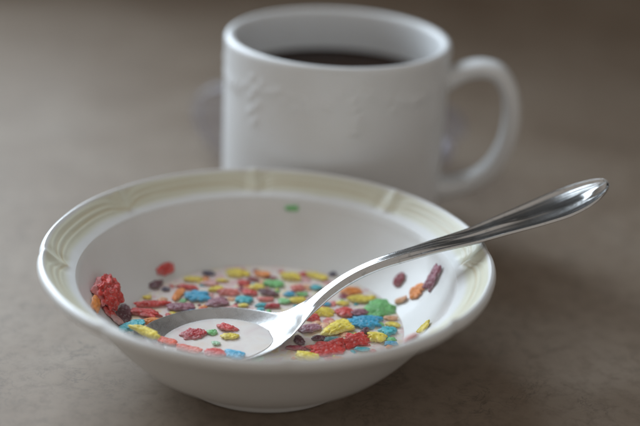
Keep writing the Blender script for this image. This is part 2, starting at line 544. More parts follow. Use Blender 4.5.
# ------------------------------------------------------------------ cereal flakes
# x, y, z, surface normal, turn, half length, half width, colour, lumps, where it lies, label
FLAKES = [
    (-0.05597, 0.0004, 0.0236, 0.769, -0.005, 0.639, 1.574, 0.0078, 0.00474, 'red', 5, 'w', 'large crinkled red cereal flake standing up against the left wall of the bowl'),
    (-0.05719, -0.01001, 0.02612, 0.758, 0.133, 0.639, 1.695, 0.0078, 0.0021, 'orange', 1, 'w', 'small orange cereal flake wedged behind the large crinkled red flake'),
    (-0.0533, -0.00756, 0.02131, 0.669, 0.095, 0.737, 0.319, 0.00266, 0.00276, 'red', 2, 'w', 'small dark red flake at the foot of the large crinkled red flake'),
    (-0.05047, -0.00841, 0.01887, 0.667, 0.111, 0.737, 0.336, 0.00306, 0.00232, 'pink', 1, 'w', 'pale pink soggy flake pressed to the near left rim edge of the bowl'),
    (-0.04901, -0.00048, 0.01712, 0.567, 0.006, 0.824, 1.561, 0.00742, 0.00277, 'maroon', 2, 'w', 'dark maroon flake standing upright beside the teal flake at the left wall'),
    (-0.04395, -0.01122, 0.0192, 0.0, 0.0, 1.0, 0.787, 0.00443, 0.00354, 'teal', 3, 'h', 'bumpy teal flake touching the knobbly yellow strip at the left of the milk'),
    (-0.0388, -0.02129, 0.0226, 0.0, 0.0, 1.0, -0.655, 0.00609, 0.00151, 'yellow', 4, 'h', 'knobbly yellow strip of cereal lying over the teal flake near the spoon tip'),
    (-0.03342, -0.01695, 0.0172, 0.0, 0.0, 1.0, -0.398, 0.00495, 0.002, 'redorange', 1, 'n', 'soggy orange red flake along the near wall just right of the yellow strip'),
    (-0.02384, -0.02211, 0.0172, 0.0, 0.0, 1.0, -0.305, 0.00506, 0.00171, 'redorange', 1, 'n', 'thin soggy red flake along the near wall in front of the spoon bowl'),
    (-0.01547, -0.02325, 0.0172, 0.0, 0.0, 1.0, 0.283, 0.00377, 0.0028, 'red', 1, 'n', 'red flake in front of the spoon bowl, next to a blue flake'),
    (-0.00915, -0.02392, 0.0172, 0.0, 0.0, 1.0, -0.542, 0.00391, 0.00245, 'blue', 1, 'n', 'blue wedge shaped flake at the near wall in front of the spoon bowl'),
    (-0.0011, -0.02641, 0.0172, 0.0, 0.0, 1.0, 0.592, 0.00207, 0.00159, 'palegreen', 1, 'n', 'tiny pale green flake by the near wall under the lower spoon edge'),
    (-0.04373, 0.02632, 0.0166, 0.0, 0.0, 1.0, 0.671, 0.00417, 0.00433, 'maroon', 3, 'm', 'lumpy dark maroon flake at the far left edge of the milk'),
    (-0.03737, 0.02215, 0.0166, 0.0, 0.0, 1.0, -0.078, 0.0015, 0.00112, 'navy', 1, 'm', 'tiny dark blue crumb just right of the lumpy dark maroon flake'),
    (-0.03913, 0.03303, 0.0189, 0.516, -0.436, 0.737, 0.765, 0.00407, 0.00218, 'red', 1, 'w', 'oval red flake stuck alone on the left bowl wall above the milk'),
    (-0.04324, 0.01504, 0.0166, 0.0, 0.0, 1.0, 0.115, 0.00182, 0.00112, 'yellow', 1, 'm', 'small pale yellow flake between the dark maroon lump and the long red flakes'),
    (-0.0404, 0.00988, 0.0166, 0.0, 0.0, 1.0, 0.229, 0.00578, 0.00175, 'red', 3, 'm', 'long flat red flake farther of the two by the left wall'),
    (-0.04188, 0.00283, 0.0166, 0.0, 0.0, 1.0, -0.182, 0.00555, 0.00273, 'red', 4, 'm', 'long bumpy red flake nearer of the two by the left wall'),
    (-0.03936, -0.00286, 0.0166, 0.0, 0.0, 1.0, 0.298, 0.00319, 0.00163, 'orange', 2, 'm', 'orange flake between the bumpy red flake and the spoon tip'),
    (-0.03263, 0.01866, 0.0166, 0.0, 0.0, 1.0, 1.436, 0.00477, 0.00173, 'orange', 1, 'm', 'curved orange flake touching the left end of a round blue flake'),
    (-0.02573, 0.01787, 0.0166, 0.0, 0.0, 1.0, 0.115, 0.0044, 0.00425, 'blue', 3, 'm', 'round bumpy blue flake in the left part of the milk'),
    (-0.02971, 0.02468, 0.0166, 0.0, 0.0, 1.0, -0.078, 0.00377, 0.00145, 'red', 2, 'm', 'slim dark red flake lying behind the round bumpy blue flake'),
    (-0.03004, 0.00875, 0.0166, 0.0, 0.0, 1.0, 0.228, 0.00434, 0.00251, 'purple', 3, 'm', 'purple pink mottled flake left of the flat blue flake by the spoon'),
    (-0.0265, 0.00532, 0.0166, 0.0, 0.0, 1.0, 0.409, 0.00334, 0.00128, 'blue', 1, 'm', 'flat blue flake touching the far edge of the spoon bowl'),
    (-0.01786, 0.01403, 0.0166, 0.0, 0.0, 1.0, 0.412, 0.00419, 0.00323, 'purple', 3, 'm', 'speckled maroon pink flake between the round blue flake and a teal one'),
    (-0.02863, 0.03145, 0.0166, 0.0, 0.0, 1.0, -0.001, 0.00359, 0.00151, 'yellow', 2, 'm', 'faint yellow flake behind the slim dark red flake'),
    (-0.0233, 0.03718, 0.0166, 0.0, 0.0, 1.0, -0.041, 0.00249, 0.00155, 'navy', 1, 'm', 'small dark purple flake at the far edge of the milk'),
    (-0.013, 0.03842, 0.0166, 0.0, 0.0, 1.0, -0.041, 0.0048, 0.0033, 'yellow', 3, 'm', 'broad yellow flake at the far edge beside a dark purple one'),
    (-0.0037, 0.03867, 0.0166, 0.0, 0.0, 1.0, -0.041, 0.00307, 0.00244, 'orange', 2, 'm', 'orange flake at the far edge between two yellow flakes'),
    (-0.02249, 0.02883, 0.0166, 0.0, 0.0, 1.0, 0.118, 0.00338, 0.00192, 'pink', 1, 'm', 'faint pink flake sunk in milk in front of the small dark purple flake'),
    (-0.01801, 0.03187, 0.0166, 0.0, 0.0, 1.0, 0.118, 0.00245, 0.00112, 'yellow', 1, 'm', 'narrow yellow flake in front of the broad yellow far edge flake'),
    (-0.0098, 0.03033, 0.0166, 0.0, 0.0, 1.0, -0.268, 0.00256, 0.00185, 'red', 2, 'm', 'red flake in front of the broad yellow far edge flake'),
    (-0.01464, 0.02237, 0.0166, 0.0, 0.0, 1.0, 0.232, 0.00412, 0.00225, 'pinkred', 3, 'm', 'soft pinkish red flake in the middle left of the milk'),
    (-0.01951, 0.02424, 0.0166, 0.0, 0.0, 1.0, 0.42, 0.00292, 0.0018, 'yellow', 2, 'm', 'yellow flake touching the left end of the soft pinkish red flake'),
    (-0.00747, 0.02321, 0.0166, 0.0, 0.0, 1.0, -0.584, 0.0033, 0.00227, 'red', 2, 'm', 'glossy red flake right of the soft pinkish red flake'),
    (-0.0088, 0.01665, 0.0166, 0.0, 0.0, 1.0, 0.115, 0.00331, 0.00261, 'teal', 3, 'm', 'rounded teal flake just behind the far edge of the spoon bowl'),
    (-0.00218, 0.01348, 0.0166, 0.0, 0.0, 1.0, 0.114, 0.00256, 0.00138, 'teal', 1, 'm', 'pale teal flake behind the spoon neck, right of the rounded teal one'),
    (-0.00486, 0.0276, 0.0166, 0.0, 0.0, 1.0, 0.117, 0.00301, 0.0019, 'yellow', 2, 'm', 'yellow flake left of the oval green one behind the spoon'),
    (-0.00887, 0.01271, 0.0166, 0.0, 0.0, 1.0, 0.114, 0.00201, 0.00112, 'yellow', 1, 'm', 'thin yellow sliver peeking out under the rounded teal flake'),
    (0.00118, 0.0308, 0.0166, 0.0, 0.0, 1.0, -0.04, 0.00378, 0.0032, 'green', 3, 'm', 'oval green flake in the far middle of the milk'),
    (-0.00675, 0.03405, 0.0166, 0.0, 0.0, 1.0, -0.443, 0.00252, 0.00112, 'maroonred', 1, 'm', 'narrow dark red flake in front of the orange far edge flake'),
    (-0.00024, 0.02324, 0.0166, 0.0, 0.0, 1.0, -0.192, 0.0038, 0.00182, 'maroon', 3, 'm', 'dark maroon flake in front of the oval green flake'),
    (0.00139, 0.01311, 0.0166, 0.0, 0.0, 1.0, 0.3, 0.003, 0.00134, 'darkred', 2, 'm', 'dark red flake half hidden by the far side of the spoon neck'),
    (-0.00104, 0.01833, 0.0166, 0.0, 0.0, 1.0, 0.115, 0.00295, 0.00112, 'pinkred', 1, 'm', 'thin pale red flake below the dark maroon flake behind the spoon'),
    (0.00712, 0.03825, 0.0166, 0.0, 0.0, 1.0, -0.001, 0.00383, 0.00374, 'yellow', 3, 'm', 'yellow flake at the far edge right of the orange flake'),
    (0.01677, 0.03941, 0.0166, 0.0, 0.0, 1.0, -0.455, 0.0046, 0.00225, 'yellow', 2, 'm', 'rightmost long yellow flake at the far edge, behind the spoon handle'),
    (0.00971, 0.02849, 0.0166, 0.0, 0.0, 1.0, 0.117, 0.00264, 0.00232, 'pinkred', 2, 'm', 'coral flake behind the spoon handle, left of a dull teal one'),
    (0.01294, 0.03052, 0.0166, 0.0, 0.0, 1.0, 0.117, 0.00209, 0.0015, 'peach', 1, 'm', 'pale peach flake against the right end of the coral flake'),
    (0.01661, 0.03012, 0.0166, 0.0, 0.0, 1.0, -0.271, 0.00233, 0.00228, 'teal', 2, 'm', 'dull teal flake half behind the rising spoon handle'),
    (0.00736, 0.02331, 0.0166, 0.0, 0.0, 1.0, 0.116, 0.00224, 0.00145, 'blue', 2, 'm', 'blue flake between the dark maroon flake and a green one'),
    (0.01169, 0.02382, 0.0166, 0.0, 0.0, 1.0, 0.116, 0.00225, 0.00112, 'green', 1, 'm', 'small green flake right of a blue one, behind the spoon neck'),
    (0.00545, 0.0175, 0.0166, 0.0, 0.0, 1.0, 0.115, 0.00222, 0.00221, 'green', 2, 'm', 'small bright green flake behind the spoon neck'),
    (0.01041, 0.01886, 0.0166, 0.0, 0.0, 1.0, 0.407, 0.00334, 0.00171, 'yellow', 2, 'm', 'yellow flake touching the far side of the spoon neck'),
    (0.02274, 0.04187, 0.01617, -0.271, -0.499, 0.824, -0.116, 0.00161, 0.00112, 'navy', 1, 'w', 'tiny dark speck on the far wall just above the spoon handle'),
    (0.02981, 0.02837, 0.0166, 0.0, 0.0, 1.0, 0.408, 0.00447, 0.00254, 'orange', 2, 'm', 'orange flake just in front of the spoon handle'),
    (0.03305, 0.02227, 0.0166, 0.0, 0.0, 1.0, 0.227, 0.00535, 0.0026, 'yellow', 3, 'm', 'long yellow flake behind the big green flake'),
    (0.03941, 0.0151, 0.0166, 0.0, 0.0, 1.0, 0.459, 0.0057, 0.00519, 'green', 4, 'm', 'big green flake at the right side of the milk'),
    (0.0205, 0.01686, 0.0166, 0.0, 0.0, 1.0, 0.114, 0.00203, 0.00112, 'blue', 1, 'm', 'small blue flake close in front of the spoon handle'),
    (0.01954, 0.01053, 0.0166, 0.0, 0.0, 1.0, 0.224, 0.00371, 0.00248, 'yellow', 3, 'm', 'smooth yellow flake right of the spoon neck'),
    (0.01542, 0.00626, 0.0166, 0.0, 0.0, 1.0, -0.583, 0.0031, 0.00216, 'red', 3, 'm', 'small red flake touching the near side of the spoon neck'),
    (0.02731, 0.01141, 0.0166, 0.0, 0.0, 1.0, -0.438, 0.0035, 0.00348, 'red', 4, 'm', 'bumpy red flake behind the big yellow flake'),
    (0.03296, 0.01128, 0.0166, 0.0, 0.0, 1.0, 0.459, 0.00301, 0.0023, 'purple', 3, 'm', 'purple pink flake between the bumpy red and big green flakes'),
    (0.02657, 0.01834, 0.0166, 0.0, 0.0, 1.0, 0.114, 0.00241, 0.00141, 'yellow', 1, 'm', 'small yellow flake behind the bumpy red flake'),
    (0.01529, -0.00193, 0.0166, 0.0, 0.0, 1.0, 0.391, 0.00413, 0.00295, 'purple', 2, 'm', 'shiny purple flake in the milk beside the spoon neck'),
    (0.02492, -0.00013, 0.0166, 0.0, 0.0, 1.0, 0.934, 0.00769, 0.00401, 'yellow', 5, 'm', 'big lumpy yellow flake in the centre right of the milk'),
    (0.02315, 0.00337, 0.0166, 0.0, 0.0, 1.0, 0.111, 0.00162, 0.0013, 'peach', 1, 'm', 'small peach crumb tucked behind the big lumpy yellow flake'),
    (0.03466, 0.00465, 0.0166, 0.0, 0.0, 1.0, -0.076, 0.00574, 0.00399, 'blue', 5, 'm', 'large bumpy blue flake in front of the big green flake'),
    (0.04218, -0.00116, 0.0166, 0.0, 0.0, 1.0, -0.259, 0.00306, 0.0031, 'teal', 3, 'm', 'teal flake at the right edge of the milk'),
    (0.04407, 0.00421, 0.0166, 0.0, 0.0, 1.0, -0.188, 0.0027, 0.00169, 'yellow', 1, 'm', 'pale yellow flake behind the teal flake at the right milk edge'),
    (0.0435, 0.00865, 0.0166, 0.0, 0.0, 1.0, 0.112, 0.00256, 0.00112, 'peach', 1, 'm', 'thin peach flake between the big green flake and a pale yellow one'),
    (0.03795, -0.00595, 0.0166, 0.0, 0.0, 1.0, -0.256, 0.00339, 0.00352, 'yellow', 4, 'm', 'bumpy yellow flake left of the teal flake at the right edge'),
    (0.03388, -0.0028, 0.0166, 0.0, 0.0, 1.0, 1.302, 0.00346, 0.00121, 'maroon', 2, 'm', 'small dark maroon flake between large red and bumpy yellow flakes'),
    (0.03076, -0.00958, 0.0166, 0.0, 0.0, 1.0, 0.587, 0.00549, 0.00352, 'red', 5, 'm', 'large bumpy red flake left of the bumpy yellow flake near the right edge'),
    (0.01853, -0.00878, 0.0166, 0.0, 0.0, 1.0, -0.001, 0.00297, 0.00122, 'maroon', 2, 'm', 'slim dark maroon flake touching a grey teal flake'),
    (0.02296, -0.00972, 0.0166, 0.0, 0.0, 1.0, 0.446, 0.00322, 0.00178, 'greyteal', 2, 'm', 'grey teal flake between the slim maroon and large red flakes'),
    (0.0217, -0.01614, 0.0166, 0.0, 0.0, 1.0, 0.442, 0.00709, 0.00368, 'red', 5, 'm', 'widest red flake at the near edge of the milk'),
    (0.01181, -0.01093, 0.0166, 0.0, 0.0, 1.0, -1.142, 0.00321, 0.00136, 'maroon', 2, 'm', 'dark maroon flake close under the spoon edge'),
    (0.01101, -0.0166, 0.0166, 0.0, 0.0, 1.0, -0.179, 0.00384, 0.00115, 'maroonred', 2, 'm', 'soggy brownish red flake at the near edge right of the spoon bowl'),
    (0.0145, -0.02168, 0.0166, 0.0, 0.0, 1.0, -0.072, 0.00443, 0.00216, 'yellow', 3, 'm', 'yellow flake at the near edge right of the spoon bowl'),
    (0.04297, -0.00967, 0.0166, 0.0, 0.0, 1.0, 0.108, 0.00247, 0.00112, 'blue', 1, 'm', 'flat blue flake in front of the teal flake at the right edge'),
    (0.03309, -0.01492, 0.0166, 0.0, 0.0, 1.0, 0.107, 0.00244, 0.00117, 'teal', 1, 'm', 'flat dark teal flake at the near edge below the large red flake'),
    (0.04681, -0.04393, 0.03659, -0.548, 0.515, 0.659, 0.669, 0.00303, 0.00197, 'pinkred', 1, 'w', 'thin pinkish red sliver on the near right wall'),
    (0.0541, -0.00897, 0.02224, -0.721, 0.119, 0.683, -0.354, 0.00278, 0.00289, 'yellow', 2, 'w', 'yellow flake alone on the right bowl wall near the rim'),
    (0.05258, 0.0175, 0.02292, -0.73, -0.243, 0.639, -0.149, 0.00358, 0.00274, 'orange', 2, 'w', 'orange flake on the right wall beside the long maroon flake'),
    (0.04757, 0.01826, 0.01866, -0.631, -0.242, 0.737, -0.147, 0.00275, 0.00115, 'peach', 1, 'w', 'pale orange triangular flake on the right wall below the brighter orange one'),
    (0.04695, 0.02818, 0.02215, -0.62, -0.372, 0.69, 1.068, 0.00352, 0.00245, 'maroonred', 1, 'w', 'oval dark red flake on the right wall under the spoon handle'),
    (0.05803, 0.01594, 0.02913, -0.827, -0.227, 0.514, 0.721, 0.00545, 0.00296, 'purple', 3, 'w', 'long pointed purple flake on the right wall under the spoon handle'),
    (0.00585, 0.06248, 0.03379, -0.086, -0.92, 0.382, 0.052, 0.00278, 0.00112, 'green', 1, 'w', 'single green flake high on the far bowl wall below the rim'),
    (-0.02371, -0.01096, 0.0172, 0.0, 0.0, 1.0, 0.291, 0.00439, 0.00334, 'darkred', 3, 's', 'dark red flake floating leftmost in the milk of the spoon'),
    (-0.01776, -0.00959, 0.0172, 0.0, 0.0, 1.0, 0.109, 0.00191, 0.00158, 'green', 2, 's', 'small green flake floating in the spoon between two red flakes'),
    (-0.01302, -0.00546, 0.0172, 0.0, 0.0, 1.0, -0.251, 0.00366, 0.00226, 'red', 3, 's', 'pinkish red flake floating at the far side of the spoon milk'),
    (-0.01114, -0.01171, 0.0172, 0.0, 0.0, 1.0, 0.289, 0.003, 0.00189, 'yellow', 2, 's', 'yellow flake floating in the milk of the spoon'),
    (-0.01571, -0.01711, 0.0172, 0.0, 0.0, 1.0, 0.108, 0.00154, 0.00112, 'palegreen', 1, 's', 'faint pale green crumb sunk in the spoon milk'),
]

def flake_mesh(hl, hw, lumps, seed, where_wall, flat_one=False):
    bm = bmesh.new()
    bmesh.ops.create_icosphere(bm, subdivisions=5 if hl > .0035 else 4, radius=1)
    off = Vector((seed * 3.17, seed * 1.73, seed * 2.41))
    th = (.00050 + .00015 * lumps) * (.8 if flat_one else 1) * (1 if hl > .0025 else .75)
    th = min(th, hw * .9)
    am = .12 + .04 * lumps
    curl = random.uniform(-.10, .15) * (1 if where_wall else .5)
    tw = random.uniform(-.12, .12)
    for v in bm.verts:
        d = v.co.copy()
        flat = Vector((d.x, d.y, d.z * .3))
        r = 1 + am * 1.5 * noise.noise(flat * 1.2 + off) + am * 1.6 * noise.noise(flat * 2.6 + off)
        rq = math.hypot(d.x, d.y) + 1e-9; bx = max(.7, max(abs(d.x), abs(d.y)) / rq) ** (-.12 if hl < 2 * hw else -.42)
        p = Vector((d.x * hl * r * bx * .94, d.y * hw * r * bx * .94, d.z * th * (1 + am * noise.noise(d * 2 + off))))
        # puffed grains over the surface
        cell = .00062 if lumps >= 3 else .00085
        q = noise.voronoi(p / cell + off, distance_metric='DISTANCE', exponent=2.5)[0]
        g = math.sqrt(max(0, 1 - (q[0] / .75) ** 2)) * (.00011 + .000045 * lumps)
        g += .00004 * noise.noise(p / .0005 + off)
        p += Vector((d.x / hl, d.y / hw, d.z / th)).normalized() * g
        p.z += curl * (p.x * p.x / hl) + tw * p.x * p.y / hl
        v.co = p
    me = bpy.data.meshes.new('cereal_flake'); bm.to_mesh(me); bm.free()
    me.polygons.foreach_set('use_smooth', [True] * len(me.polygons))
    return me

def crinkled_mesh(hl, hw, seed):
    """a big flake crumpled into folded lobes"""
    bm = bmesh.new()
    bmesh.ops.create_icosphere(bm, subdivisions=6, radius=1)
    off = Vector((seed * 1.3, 4.1, seed))
    for v in bm.verts:
        d = v.co.copy()
        r = 1 + .42 * noise.noise(d * 1.4 + off) + .30 * noise.noise(d * 2.9 + off)
        r += .12 * (1 - abs(noise.noise(d * 1.9 + off * 2)) * 2.4)
        r = max(r, .45)
        p = Vector((d.x * hl * r, d.y * hw * r, d.z * .0026 * r))
        q = noise.voronoi(p / .0015 + off, distance_metric='DISTANCE', exponent=2.5)[0]
        p += d * (math.sqrt(max(0, 1 - (q[0] / .8) ** 2)) * .00065 + .00006 * noise.noise(p / .0005))
        v.co = p
    me = bpy.data.meshes.new('cereal_flake'); bm.to_mesh(me); bm.free()
    me.polygons.foreach_set('use_smooth', [True] * len(me.polygons))
    return me

for k, (x, y, z, nx, ny, nz, yaw, hl, hw, col, lumps, where, label) in enumerate(FLAKES):
    n = Vector((nx, ny, nz)).normalized()
    if 'standing up against' in label:
        me = crinkled_mesh(hl, hw, 3)
    else:
        me = flake_mesh(hl, hw, lumps, k + 1, where == 'w', where == 's')
    o = link('cereal_flake', me, M_cereal[col])
    X = (Vector((1, 0, 0)) - n * n.x).normalized(); Y = n.cross(X)
    R = Matrix((X, Y, n)).transposed() @ Matrix.Rotation(yaw, 3, 'Z')
    if where != 'w':
        R = R @ Matrix.Rotation(random.uniform(-.16, .16), 3, 'X') @ Matrix.Rotation(random.uniform(-.12, .12) * min(1, hw / hl), 3, 'Y')
    lift = .0006 if where == 'w' else -.0001
    if 'standing up against' in label: lift = .0022
    P = Vector((x, y, z)) + n * lift
    o.matrix_world = Matrix.Translation(P) @ R.to_4x4()
    tag(o, label, 'cereal flake', 'loose cereal flakes in the bowl of milk')
CRUMBS = [
    (0.02986, 0.0055, 5.92, 0.00197, 'pink'),
    (0.02065, 0.00171, 1.76, 0.00245, 'peach'),
    (0.04154, 0.00046, 1.32, 0.00119, 'yellow'),
    (0.04131, -0.00459, 1.82, 0.00253, 'teal'),
    (0.0121, 0.04144, 4.34, 0.00254, 'red'),
    (-0.01166, 0.01388, 0.92, 0.00092, 'maroonred'),
    (-0.01096, 0.03278, 0.02, 0.00202, 'pinkred'),
    (0.01287, -0.02804, 1.98, 0.00167, 'orange'),
    (0.03924, 0.00447, 2.3, 0.00184, 'green'),
    (0.01276, 0.03652, 5.84, 0.0025, 'pink'),
    (-0.03872, -0.00605, 0.68, 0.00215, 'peach'),
    (0.04214, 0.00987, 0.57, 0.00141, 'yellow'),
    (0.01514, 0.0081, 4.33, 0.00259, 'teal'),
    (0.00517, 0.00833, 6.2, 0.00176, 'red'),
    (-0.02778, 0.00795, 0.35, 0.00245, 'maroonred'),
    (0.02299, 0.01822, 0.94, 0.00232, 'pinkred'),
    (-0.00832, 0.02878, 6.28, 0.00233, 'orange'),
    (0.02963, -0.00451, 3.07, 0.00211, 'green'),
    (-0.01401, 0.00968, 2.37, 0.00258, 'pink'),
    (0.03412, -0.00881, 3.14, 0.00141, 'peach'),
    (-0.0254, 0.03019, 4.87, 0.00205, 'yellow'),
    (-0.02442, 0.02826, 1.76, 0.00167, 'teal'),
    (-0.01177, 0.04164, 4.08, 0.00185, 'red'),
    (-0.00016, 0.03647, 2.91, 0.00227, 'maroonred'),
    (-0.0206, 0.02917, 4.63, 0.00229, 'pinkred'),
    (-0.02402, 0.03305, 5.46, 0.00204, 'orange'),
    (0.04303, -0.00651, 3.25, 0.00175, 'green'),
    (0.02046, 0.03519, 5.89, 0.00166, 'pink'),
    (0.01753, 0.00307, 2.77, 0.00197, 'peach'),
    (0.00713, 0.03616, 3.96, 0.00088, 'yellow'),
    (0.00293, 0.00788, 2.92, 0.00148, 'teal'),
    (0.00323, 0.04217, 0.0, 0.00153, 'red'),
    (0.01202, -0.02618, 5.11, 0.00196, 'maroonred'),
    (-0.01144, 0.01227, 3.74, 0.00181, 'pinkred'),
    (0.04221, -0.01164, 3.82, 0.00143, 'orange'),
    (0.02607, 0.021, 3.86, 0.00105, 'green'),
    (-0.02078, 0.02057, 1.42, 0.00132, 'pink'),
    (0.02701, -0.00473, 6.04, 0.00244, 'peach'),
    (0.03113, -0.00374, 2.61, 0.00137, 'yellow'),
    (-0.00697, 0.02993, 0.77, 0.00192, 'teal'),
    (-0.02259, 0.00838, 4.91, 0.00229, 'red'),
    (-0.00641, 0.04256, 4.91, 0.00124, 'maroonred'),
    (0.02177, 0.00507, 2.86, 0.00245, 'pinkred'),
    (0.02505, -0.02128, 0.09, 0.0022, 'orange'),
    (-0.03034, 0.01481, 4.45, 0.00194, 'green'),
    (-0.02095, 0.01836, 5.35, 0.00115, 'pink'),
    (-0.0089, 0.0383, 5.72, 0.00106, 'peach'),
    (-0.03267, 0.00446, 3.13, 0.0014, 'yellow'),
    (0.01941, 0.02799, 5.1, 0.00092, 'teal'),
    (0.00505, 0.03997, 4.97, 0.00199, 'red'),
    (-0.01532, 0.0092, 3.91, 0.00088, 'maroonred'),
    (0.0096, 0.00467, 3.61, 0.00214, 'pinkred'),
    (-0.02269, 0.01039, 3.77, 0.00168, 'orange'),
    (0.02521, -0.01026, 0.35, 0.00206, 'green'),
    (0.02058, 0.02875, 3.18, 0.00244, 'pink'),
    (-0.00275, 0.03294, 1.6, 0.00215, 'peach'),
    (0.00265, 0.02698, 4.63, 0.00112, 'yellow'),
    (0.03128, 0.01856, 0.57, 0.00102, 'teal'),
    (0.02207, -0.02155, 2.03, 0.00223, 'red'),
    (0.03724, 0.00697, 0.34, 0.00107, 'maroonred'),
    (0.03507, -0.01091, 1.4, 0.00101, 'pinkred'),
    (0.03576, -0.0062, 5.15, 0.00105, 'orange'),
    (0.00242, 0.02558, 3.85, 0.00143, 'green'),
    (-0.01238, 0.01081, 5.22, 0.00197, 'pink'),
    (0.00983, -0.0276, 5.35, 0.00173, 'peach'),
    (0.02368, -0.01979, 4.77, 0.0008, 'yellow'),
    (0.01001, 0.01466, 2.35, 0.00149, 'teal'),
    (0.01258, 0.02025, 1.48, 0.00167, 'red'),
    (0.02685, 0.02456, 1.83, 0.00201, 'maroonred'),
    (-0.03569, 0.02557, 2.29, 0.00136, 'pinkred'),
    (0.00987, 0.0066, 5.64, 0.00168, 'orange'),
    (0.00041, 0.00999, 2.5, 0.00091, 'green'),
    (-0.00097, 0.02839, 1.92, 0.00089, 'pink'),
    (0.01362, 0.02866, 2.53, 0.00176, 'peach'),
    (0.02151, 0.0126, 0.68, 0.00178, 'yellow'),
    (0.03029, -0.01634, 5.38, 0.00119, 'teal'),
    (-0.03352, 0.00284, 2.37, 0.00193, 'red'),
    (-0.01056, 0.02789, 5.19, 0.0012, 'maroonred'),
    (0.01857, 0.01651, 0.55, 0.00219, 'pinkred'),
    (0.01052, -0.02256, 0.82, 0.00095, 'orange'),
    (-0.0098, 0.00995, 2.64, 0.00137, 'green'),
    (0.02858, -0.02187, 4.77, 0.00183, 'pink'),
    (-0.03759, 0.01429, 4.12, 0.00252, 'peach'),
    (0.01676, 0.00737, 1.65, 0.00202, 'yellow'),
    (-0.00248, 0.01094, 4.8, 0.0018, 'teal'),
    (0.01819, 0.0194, 5.4, 0.00251, 'red'),
    (-0.02416, 0.01158, 2.07, 0.00082, 'maroonred'),
    (0.03675, -0.01495, 0.74, 0.00137, 'pinkred'),
    (0.026, -0.01539, 2.73, 0.00159, 'orange'),
    (-0.0429, -0.00891, 3.74, 0.00099, 'green'),
    (-0.00337, 0.01967, 3.53, 0.00144, 'pink'),
    (-0.01323, 0.01779, 6.17, 0.00231, 'peach'),
    (0.02053, -0.02833, 2.52, 0.00106, 'yellow'),
    (0.01529, -0.02714, 0.24, 0.00111, 'teal'),
    (0.01107, 0.02546, 1.99, 0.00085, 'red'),
    (-0.01047, 0.02547, 2.99, 0.00207, 'maroonred'),
]
CRUMB_WORD = {'pink': 'pale pink', 'peach': 'peach', 'yellow': 'yellow', 'teal': 'teal', 'red': 'red', 'maroonred': 'dark red', 'pinkred': 'coral', 'orange': 'orange', 'green': 'green'}
for k, (x, y, yaw, r, col) in enumerate(CRUMBS):
    me = flake_mesh(r, r * random.uniform(.55, .95), 1, 200 + k, False)
    o = link('cereal_crumb', me, M_cereal[col])
    o.location = (x, y, ZM - .0001)
    o.rotation_euler = (random.uniform(-.15, .15), random.uniform(-.15, .15), yaw)
    tag(o, 'tiny ' + CRUMB_WORD[col] + ' cereal crumb half sunk in the milk between larger flakes', 'cereal crumb', 'tiny ' + CRUMB_WORD[col] + ' crumbs half sunk in the milk')


# ------------------------------------------------------------------ coffee mug
MX, MY, MR, MH = .02053, .12671, .0468, .0849
mug = empty('coffee_mug', (MX, MY, 0))
tag(mug, 'white embossed ceramic mug of black coffee standing behind the cereal bowl', 'mug')
mout = [(0, .0030), (.030, .0030), (.0385, .0022), (.0400, .0004), (.0415, 0), (.0432, .0006), (.0448, .0028), (.0459, .0070), (.0464, .014), (.0466, .030), (.0467, .050), (.0467, .066),
        (.0467, .076), (.0468, .0805), (.0468, .0828), (.0463, .0842), (.0450, .0849), (.0436, .0845), (.0428, .0832), (.0425, .080), (.0424, .070), (.0423, .05), (.0421, .02), (.0405, .010), (.034, .0065), (0, .0060)]
mpf = catmull(mout, 8)
# dense rows on the outer wall for the relief
a_ = [i for i, (r, z) in enumerate(mpf) if r > .0460 and .0145 < z < .0805]
lo, hi = a_[0], a_[-1]
wall = [(interp(z, [p[1] for p in mpf[lo:hi + 1]], [p[0] for p in mpf[lo:hi + 1]]), z)
        for z in [mpf[lo][1] + (mpf[hi][1] - mpf[lo][1]) * k / 150 for k in range(151)]]
mpf = mpf[:lo] + wall + mpf[hi + 1:]
rng = random.Random(11)
motifs = []
# a moulded garland of leaves and fruit round the mug below the lip
for g in range(7):
    base = 2 * math.pi * g / 7 - 2.75
    for q in range(15):
        u = q / 14 - .5
        zc = .0752 - .011 * (1 - (2 * u) ** 2) * .55 + rng.uniform(-.0025, .0025)
        motifs.append((base + u * .78, zc, rng.uniform(.0012, .0030), rng.uniform(.0011, .0020), rng.uniform(-1.2, 1.2), rng.uniform(.00025, .0006)))
    for q in range(5):
        motifs.append((base + .42 + rng.uniform(-.06, .06), .0715 - .0032 * q + rng.uniform(-.001, .001), .0024, .0014, rng.uniform(-1, 1), .0005))
def mug_fn(r, z, th, j):
    if r > .0460 and .045 < z < .0795:
        d = 0
        for (a, zc, sx, sz, rot, h) in MB.get(int(((th) % (2 * math.pi)) / .1), ()):
            dx = ((th - a + math.pi) % (2 * math.pi) - math.pi) * .0467; dz = z - zc
            c, s = math.cos(rot), math.sin(rot)
            e = ((dx * c + dz * s) / sx) ** 2 + ((-dx * s + dz * c) / sz) ** 2
            if e < 5: d = max(d, h * math.exp(-e))
        fr = math.cos(th + math.pi / 2)          # relief raised more at the front so it shows under side light
        r += d * (.75 + .9 * max(0, fr))
    return r, z
MB = {}
for mo in motifs:
    for b in range(63):
        c = (b + .5) * .1
        if abs((c - mo[0] + math.pi) % (2 * math.pi) - math.pi) < .05 + .008 / .0467: MB.setdefault(b, []).append(mo)
V, F, _ = revolve(mpf, 480, mug_fn)
link('mug_body', mesh_from('mug_body', V, F), M_mug, mug)
